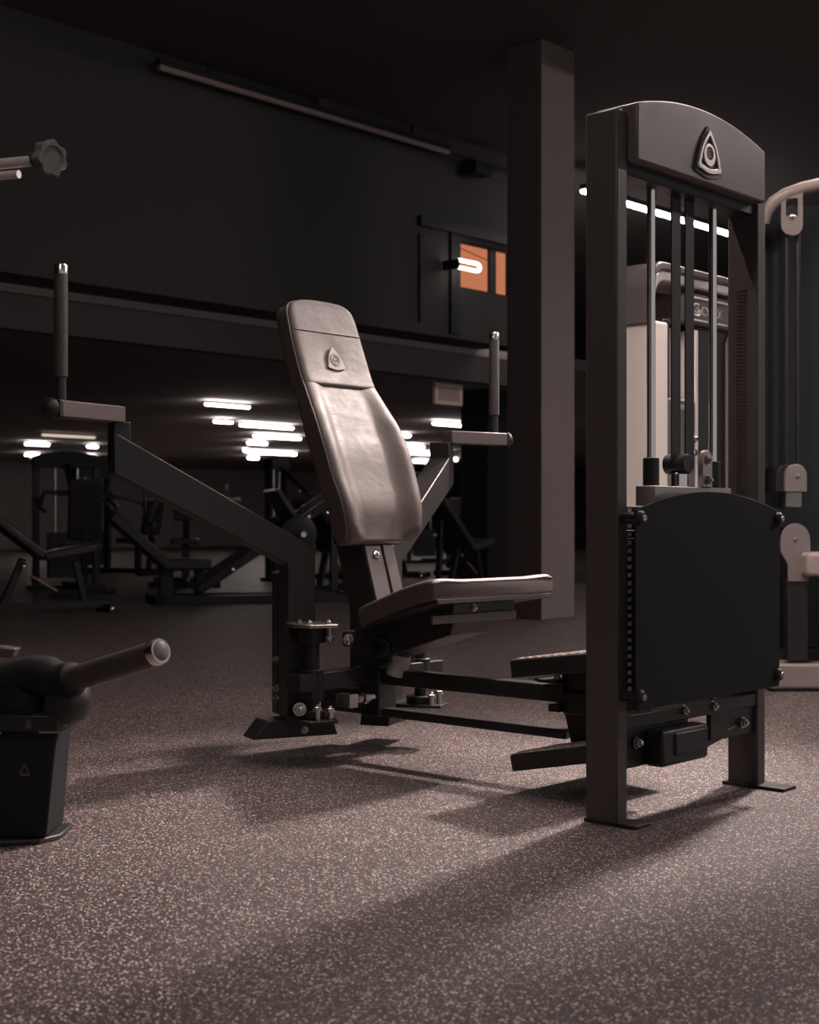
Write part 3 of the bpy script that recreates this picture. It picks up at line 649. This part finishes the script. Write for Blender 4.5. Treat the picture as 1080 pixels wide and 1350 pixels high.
pb = obj('pulley_bracket', G().prism(slot(.094, -.098, -.012), 1, -.020, -.012, Matrix.Translation((0,0,2.055))).prism([(-.047,-.0),(-.026,-.0),(-.026,.105),(-.047,.105)], 1, -.020, -.012, Matrix.Translation((0,0,2.043))).prism([(.026,-.0),(.047,-.0),(.047,.105),(.026,.105)], 1, -.020, -.012, Matrix.Translation((0,0,2.043))).prism([(-.027,.075),(.027,.075),(.027,.105),(-.027,.105)], 1, -.020, -.012, Matrix.Translation((0,0,2.043))), gg, rm, .001, label='grey pulley bracket with a cut-out')
obj('bracket_bolt', G().lathe((0,-.02,2.038), (0,-1,0), [(0,.013), (.006,.012), (.010,.006), (.011,0)], 14), 'chrome', pb)
obj('pulley_wheel', G().lathe((0,-.008,2.045), (0,1,0), [(0,.045), (.006,.045), (.014,.036), (.022,.045), (.028,.045)], 28), 'dark', pb)
for x in (-.012, .036): obj('cable', G().cyl((x, .02, .90), (x, .02, 2.06), .011, 10), 'dark', rm)
hs = obj('pulley_block', G().prism([(-.03 + .047*math.cos(a), .925 + .05*math.sin(a)) for a in [math.pi*k/12 for k in range(13)]] + [(-.077, .855), (.017, .855)], 1, -.03, .0, Matrix.Translation((.045,0,0))), gg, rm, .003)
obj('pulley_cover', G().prism([(-.03 + .047*math.cos(a), .925 + .05*math.sin(a)) for a in [math.pi*k/12 for k in range(13)]] + [(-.077, .855), (.017, .855)], 1, .0, .07, Matrix.Translation((.012,0,0))), 'dark', rm, .003)
obj('bracket_bolt', G().lathe((.02,-.03,.925), (0,-1,0), [(0,.010), (.006,.009), (.008,0)], 12), 'chrome', hs)
obj('block_weight', G().bx(-.025, .045, -.01, .05, .79, .856), 'brush', rm, .003)
dk = obj('swivel_plate', G().prism([(.012 + .064*math.cos(a), .645 + .075*math.sin(a)) for a in [math.pi*k/14 for k in range(15)]] + [(-.052, .60), (-.02, .545), (-.02, .47), (.07, .47), (.076, .60)], 1, -.03, -.018), gg, rm, .002)
obj('bracket_bolt', G().lathe((.008,-.03,.655), (0,-1,0), [(0,.009), (.006,.008), (.008,0)], 12), 'chrome', dk)
obj('seat_pad', G().bx(.035, .60, -.12, .25, .495, .595), mat('pale_vinyl', (.40, .33, .31), .5), rm, .016, 3, label='pale seat pad')
obj('seat_leg', G().bx(.25, .32, .03, .10, .12, .50).bx(-.02, .07, -.02, .04, .13, .48), 'frame', rm, .004)
obj('floor_tube', G().bx(-.10, 1.05, -.06, .16, .012, .118), mat('pale_base_coat', (.30, .25, .235), .45), rm, .012, 3, label='pale floor tube')
obj('base_skid', G().bx(-.08, 1.0, -.05, .20, .0, .014).bx(-.12, .95, .16, .22, .012, .17), 'dark', rm)

# =================================================================== BACKGROUND MACHINES
def disc(g, p, ax, r, th=.035): g.lathe(p, ax, [(0, r*.25), (0, r*.9), (.006, r), (th-.006, r), (th, r*.9), (th, r*.25)], 28)
def stud(p, ax, r=.030): return G().lathe(p, ax, [(0, r), (.012, r*.95), (.02, r*.55), (.022, 0)], 14)
def weight_tower(label, loc, rz, hgt=1.6):
    t = thing('weight_tower_machine', label, 'gym machine', loc, rz)
    obj('upright', G().bx(-.04, .04, -.36, -.29, 0, hgt), 'bgframe', t, .005); obj('upright', G().bx(-.04, .04, .29, .36, 0, hgt), 'bgframe', t, .005)
    obj('top_beam', G().prism(arch(-.36, .36, hgt-.12, hgt, hgt+.06), 0, -.06, .06), 'bgframe', t, .006)
    obj('weight_stack', G().bx(-.05, .05, -.2, .2, .12, .62), 'dark', t, .004)
    for y in (-.12, .12): obj('guide_rod', G().cyl((0, y, .1), (0, y, hgt-.1), .012, 12), 'chrome', t)
    obj('base_beam', G().bx(-.06, 1.25, -.04, .04, 0.02, .09).bx(-.08, .08, -.42, .42, 0, .05).bx(1.15, 1.25, -.3, .3, 0, .05), 'bgframe', t, .005)
    obj('seat_pad', G().bx(.66, 1.06, -.2, .2, .44, .52), 'bgpad', t, .02, 3)
    obj('back_pad', G().bx(-.04, .04, -.17, .17, 0, .62, Matrix.Translation((1.12, 0, .56)) @ Matrix.Rotation(R(12), 4, 'Y')), 'bgpad', t, .02, 3)
    obj('seat_post', G().bar((.9, 0, .06), (.9, 0, .46), .07, .07), 'bgframe', t, .004); obj('back_post', G().bar((1.1, 0, .06), (1.19, 0, .95), .06, .06), 'bgframe', t, .004)
    for s in (-1, 1):
        a = obj('press_arm', G().tube([(.35, s*.12, hgt-.4), (.55, s*.32, 1.05), (.80, s*.40, .88)], .022, 12), 'bggrey', t)
        obj('hand_grip', G().cyl((.72, s*.41, .90), (.90, s*.36, .84), .019, 14), 'bgpad', a)
    obj('swing_arm', G().bar((.05, 0, hgt-.1), (.42, 0, hgt-.42), .06, .06).cyl((.35, -.16, hgt-.4), (.35, .16, hgt-.4), .03, 14), 'bgframe', t)
    for p in ((.36, -.18, hgt-.4), (.07, -.33, .35), (1.2, -.02, .9)): obj('bolt', stud(p, (.55, -.8, .1)), 'alu', t)
    return t
def leg_press(label, loc, rz):
    t = thing('plate_loaded_leg_press', label, 'gym machine', loc, rz)
    obj('sled_rail', G().bar((-.1, -.28, .12), (1.3, -.28, 1.05), .05, .08).bar((-.1, .28, .12), (1.3, .28, 1.05), .05, .08), 'bgframe', t, .004)
    obj('base_frame', G().bx(-.5, 1.4, -.34, -.27, 0, .07).bx(-.5, 1.4, .27, .34, 0, .07).bx(-.5, -.42, -.34, .34, 0, .07).bx(1.32, 1.4, -.34, .34, 0, .07), 'bgframe', t, .004)
    obj('front_post', G().bx(1.26, 1.33, -.33, -.26, .07, 1.0), 'bgframe', t, .004); obj('front_post', G().bx(1.26, 1.33, .26, .33, .07, 1.0), 'bgframe', t, .004)
    obj('foot_plate', G().bx(-.02, .02, -.32, .32, -.25, .25, Matrix.Translation((.75, 0, .82)) @ Matrix.Rotation(R(-32), 4, 'Y')), 'bggrey', t, .006)
    obj('seat_pad', G().bx(-.42, .02, -.22, .22, .30, .40), 'bgpad', t, .02, 3)
    obj('back_pad', G().bx(-.05, .05, -.22, .22, 0, .65, Matrix.Translation((-.38, 0, .36)) @ Matrix.Rotation(R(-48), 4, 'Y')), 'bgpad', t, .02, 3)
    obj('seat_post', G().bx(-.42, -.3, -.05, .05, .05, .32), 'bgframe', t, .004); obj('seat_post', G().bx(-.1, -.02, -.05, .05, .05, .32), 'bgframe', t, .004)
    for s in (-1, 1):
        h = obj('plate_horn', G().cyl((.78, s*.30, .62), (.78, s*.62, .62), .025, 14), 'chrome', t)
        g = G(); disc(g, (.78, s*.40 - (.035 if s < 0 else 0), .62), (0,1,0), .17); obj('weight_disc', g, 'bgframe', h, .002)
    for p in ((.2, -.31, .3), (.9, -.31, .78), (1.3, -.34, .92)): obj('bolt', stud(p, (.5, -.85, .1)), 'alu', t)
    return t
def incline_bench(label, loc, rz, group=None):
    t = thing('incline_bench', label, 'bench', loc, rz, group)
    obj('base_frame', G().bar((-.55, 0, .06), (.6, 0, .06), .06, .06).bx(-.6, -.52, -.3, .3, 0, .06).bx(.55, .63, -.2, .2, 0, .06), 'bgframe', t, .004)
    obj('support_post', G().bar((-.25, 0, .08), (-.1, 0, .44), .06, .05), 'bgframe', t, .004); obj('support_post', G().bar((.4, 0, .08), (.32, 0, .42), .06, .05), 'bgframe', t, .004); obj('rear_post', G().bar((-.5, 0, .08), (-.45, 0, .75), .05, .05), 'bgframe', t, .004)
    obj('seat_pad', G().bx(0, .42, -.16, .16, 0, .07, Matrix.Translation((.05, 0, .42)) @ Matrix.Rotation(R(-10), 4, 'Y')), 'bgpad', t, .018, 3)
    obj('back_pad', G().bx(-.8, 0, -.15, .15, 0, .07, Matrix.Translation((.03, 0, .43)) @ Matrix.Rotation(R(38), 4, 'Y')), 'bgpad', t, .018, 3)
    obj('wheel', G().cyl((-.58, -.33, .05), (-.58, -.29, .05), .05, 18), 'dark', t); obj('adjuster', G().cyl((-.05, -.1, .30), (.15, -.1, .18), .012, 10), 'bgred', t)
    for p in ((-.1, -.05, .38), (.57, -.2, .03), (-.56, -.3, .03)): obj('bolt', stud(p, (.5, -.85, .1), .025), 'alu', t)
    return t
def lever_row(label, loc, rz):
    t = thing('plate_loaded_row', label, 'gym machine', loc, rz)
    obj('base_frame', G().bx(-.7, .7, -.04, .04, 0, .08).bx(-.7, -.62, -.4, .4, 0, .07).bx(.62, .7, -.4, .4, 0, .07), 'bgframe', t, .004)
    obj('main_post', G().bar((-.4, 0, .06), (-.15, 0, 1.25), .08, .09), 'bgframe', t, .004); obj('seat_post', G().bar((.4, 0, .06), (.3, 0, .5), .07, .07), 'bgframe', t, .004)
    obj('chest_pad', G().bx(-.04, .04, -.14, .14, -.2, .2, Matrix.Translation((.02, 0, .95)) @ Matrix.Rotation(R(8), 4, 'Y')), 'bgpad', t, .02, 3)
    obj('pad_post', G().bar((-.2, 0, .95), (0, 0, .95), .05, .05), 'bgframe', t)
    obj('seat_pad', G().bx(.1, .5, -.16, .16, .48, .55), 'bgpad', t, .02, 3)
    for s in (-1, 1):
        a = obj('lever_arm', G().tube([(-.15, s*.15, 1.2), (-.05, s*.38, .9), (.15, s*.42, .72), (.30, s*.34, .70)], .024, 12), 'bggrey', t)
        obj('plate_horn', G().cyl((-.1, s*.36, 1.0), (-.1, s*.64, 1.0), .023, 14), 'chrome', a)
        g = G(); disc(g, (-.1, s*.46 - (.035 if s < 0 else 0), 1.0), (0,1,0), .18); obj('weight_disc', g, 'bgpad', a, .002)
    obj('foot_bar', G().cyl((.35, -.34, .2), (.35, .34, .2), .02, 14), 'bgred', t)
    for p in ((-.12, -.07, 1.18), (-.38, -.06, .2), (.67, -.38, .04)): obj('bolt', stud(p, (.5, -.85, .15)), 'alu', t)
    return t
def rack(label, loc, rz):
    t = thing('dumbbell_rack', label, 'rack', loc, rz)
    for y in (-.8, .8): obj('rack_leg', G().bar((-.25, y, 0), (.05, y, .95), .06, .06).bx(-.3, .3, y-.03, y+.03, 0, .06), 'bgframe', t, .004)
    for k, z in enumerate((.35, .78)):
        s = obj('rack_shelf', G().bx(-.22+.12*k, .12+.12*k, -.85, .85, -.02, .02, Matrix.Translation((0,0,z)) @ Matrix.Rotation(R(10), 4, 'Y')), 'bgframe', t, .004)
    return t
A0 = ANG
weight_tower('weight tower machine beyond the left handle, low on the left', grid(-11.4, 6.2), A0 + R(-25), 1.45)
weight_tower('weight tower machine between the sloped left arm and the back pad', grid(-11.5, 9.4), A0 + R(30), 1.52)
weight_tower('small distant weight machine below the cream strip lights', grid(-15.2, 9.2), A0 + R(10), 1.5)
weight_tower('weight machine far behind the right arm, left of the dark rear pillar', grid(-15.4, 16.6), A0 + R(-20), 1.6)
weight_tower('weight machine in the gap between the pillar and the weight tower', grid(-7.6, 11.2), A0 + R(60), 1.5)
leg_press('low plate loaded leg press under the sloped left arm', grid(-8.3, 5.6), A0 + R(60))
leg_press('plate loaded leg press behind the seat, near the rear pillar', grid(-11.0, 12.6), A0 + R(110))
incline_bench('incline bench low at the far left edge', grid(-8.0, 3.6), A0 + R(70))
incline_bench('incline bench seen just behind the near upright', grid(-8.6, 7.5), A0 + R(110))
incline_bench('incline bench in front of the dark rear pillar', grid(-8.0, 8.9), A0 + R(100))
lever_row('plate loaded row machine left of the near upright', grid(-11.2, 7.7), A0 + R(-40))
lever_row('plate loaded row machine with discs behind the right arm', grid(-11.3, 11.0), A0 + R(35))
rk = rack('dumbbell rack far behind the seat, under the low ceiling', grid(-14.6, 13.4), A0)
dprot = None
for z, y0 in ((.79, 0), (.36, 0)):
    for k in range(6):
        p = grid(-14.6, 13.4); loc = p + Matrix.Rotation(A0, 3, 'Z') @ Vector((.07 if z > .5 else -.05, -.62 + k*.25, z + (.095 if z > .5 else .125)))
        lb = 'grey dumbbell on the dumbbell rack behind the seat'
        if dprot is None:
            dprot = thing('dumbbell', lb, 'dumbbell', loc, A0, 'dumbbells on the rack')
            obj('handle', G().cyl((-.07, 0, 0), (.07, 0, 0), .015, 12), 'chrome', dprot)
            obj('head', G().lathe((-.15, 0, 0), (1,0,0), [(0,.05), (.01,.062), (.07,.062), (.08,.05)], 10), 'bggrey', dprot)
            obj('head', G().lathe((.07, 0, 0), (1,0,0), [(0,.05), (.01,.062), (.07,.062), (.08,.05)], 10), 'bggrey', dprot)
        else: dup(dprot, lb, loc, A0, 'dumbbells on the rack')
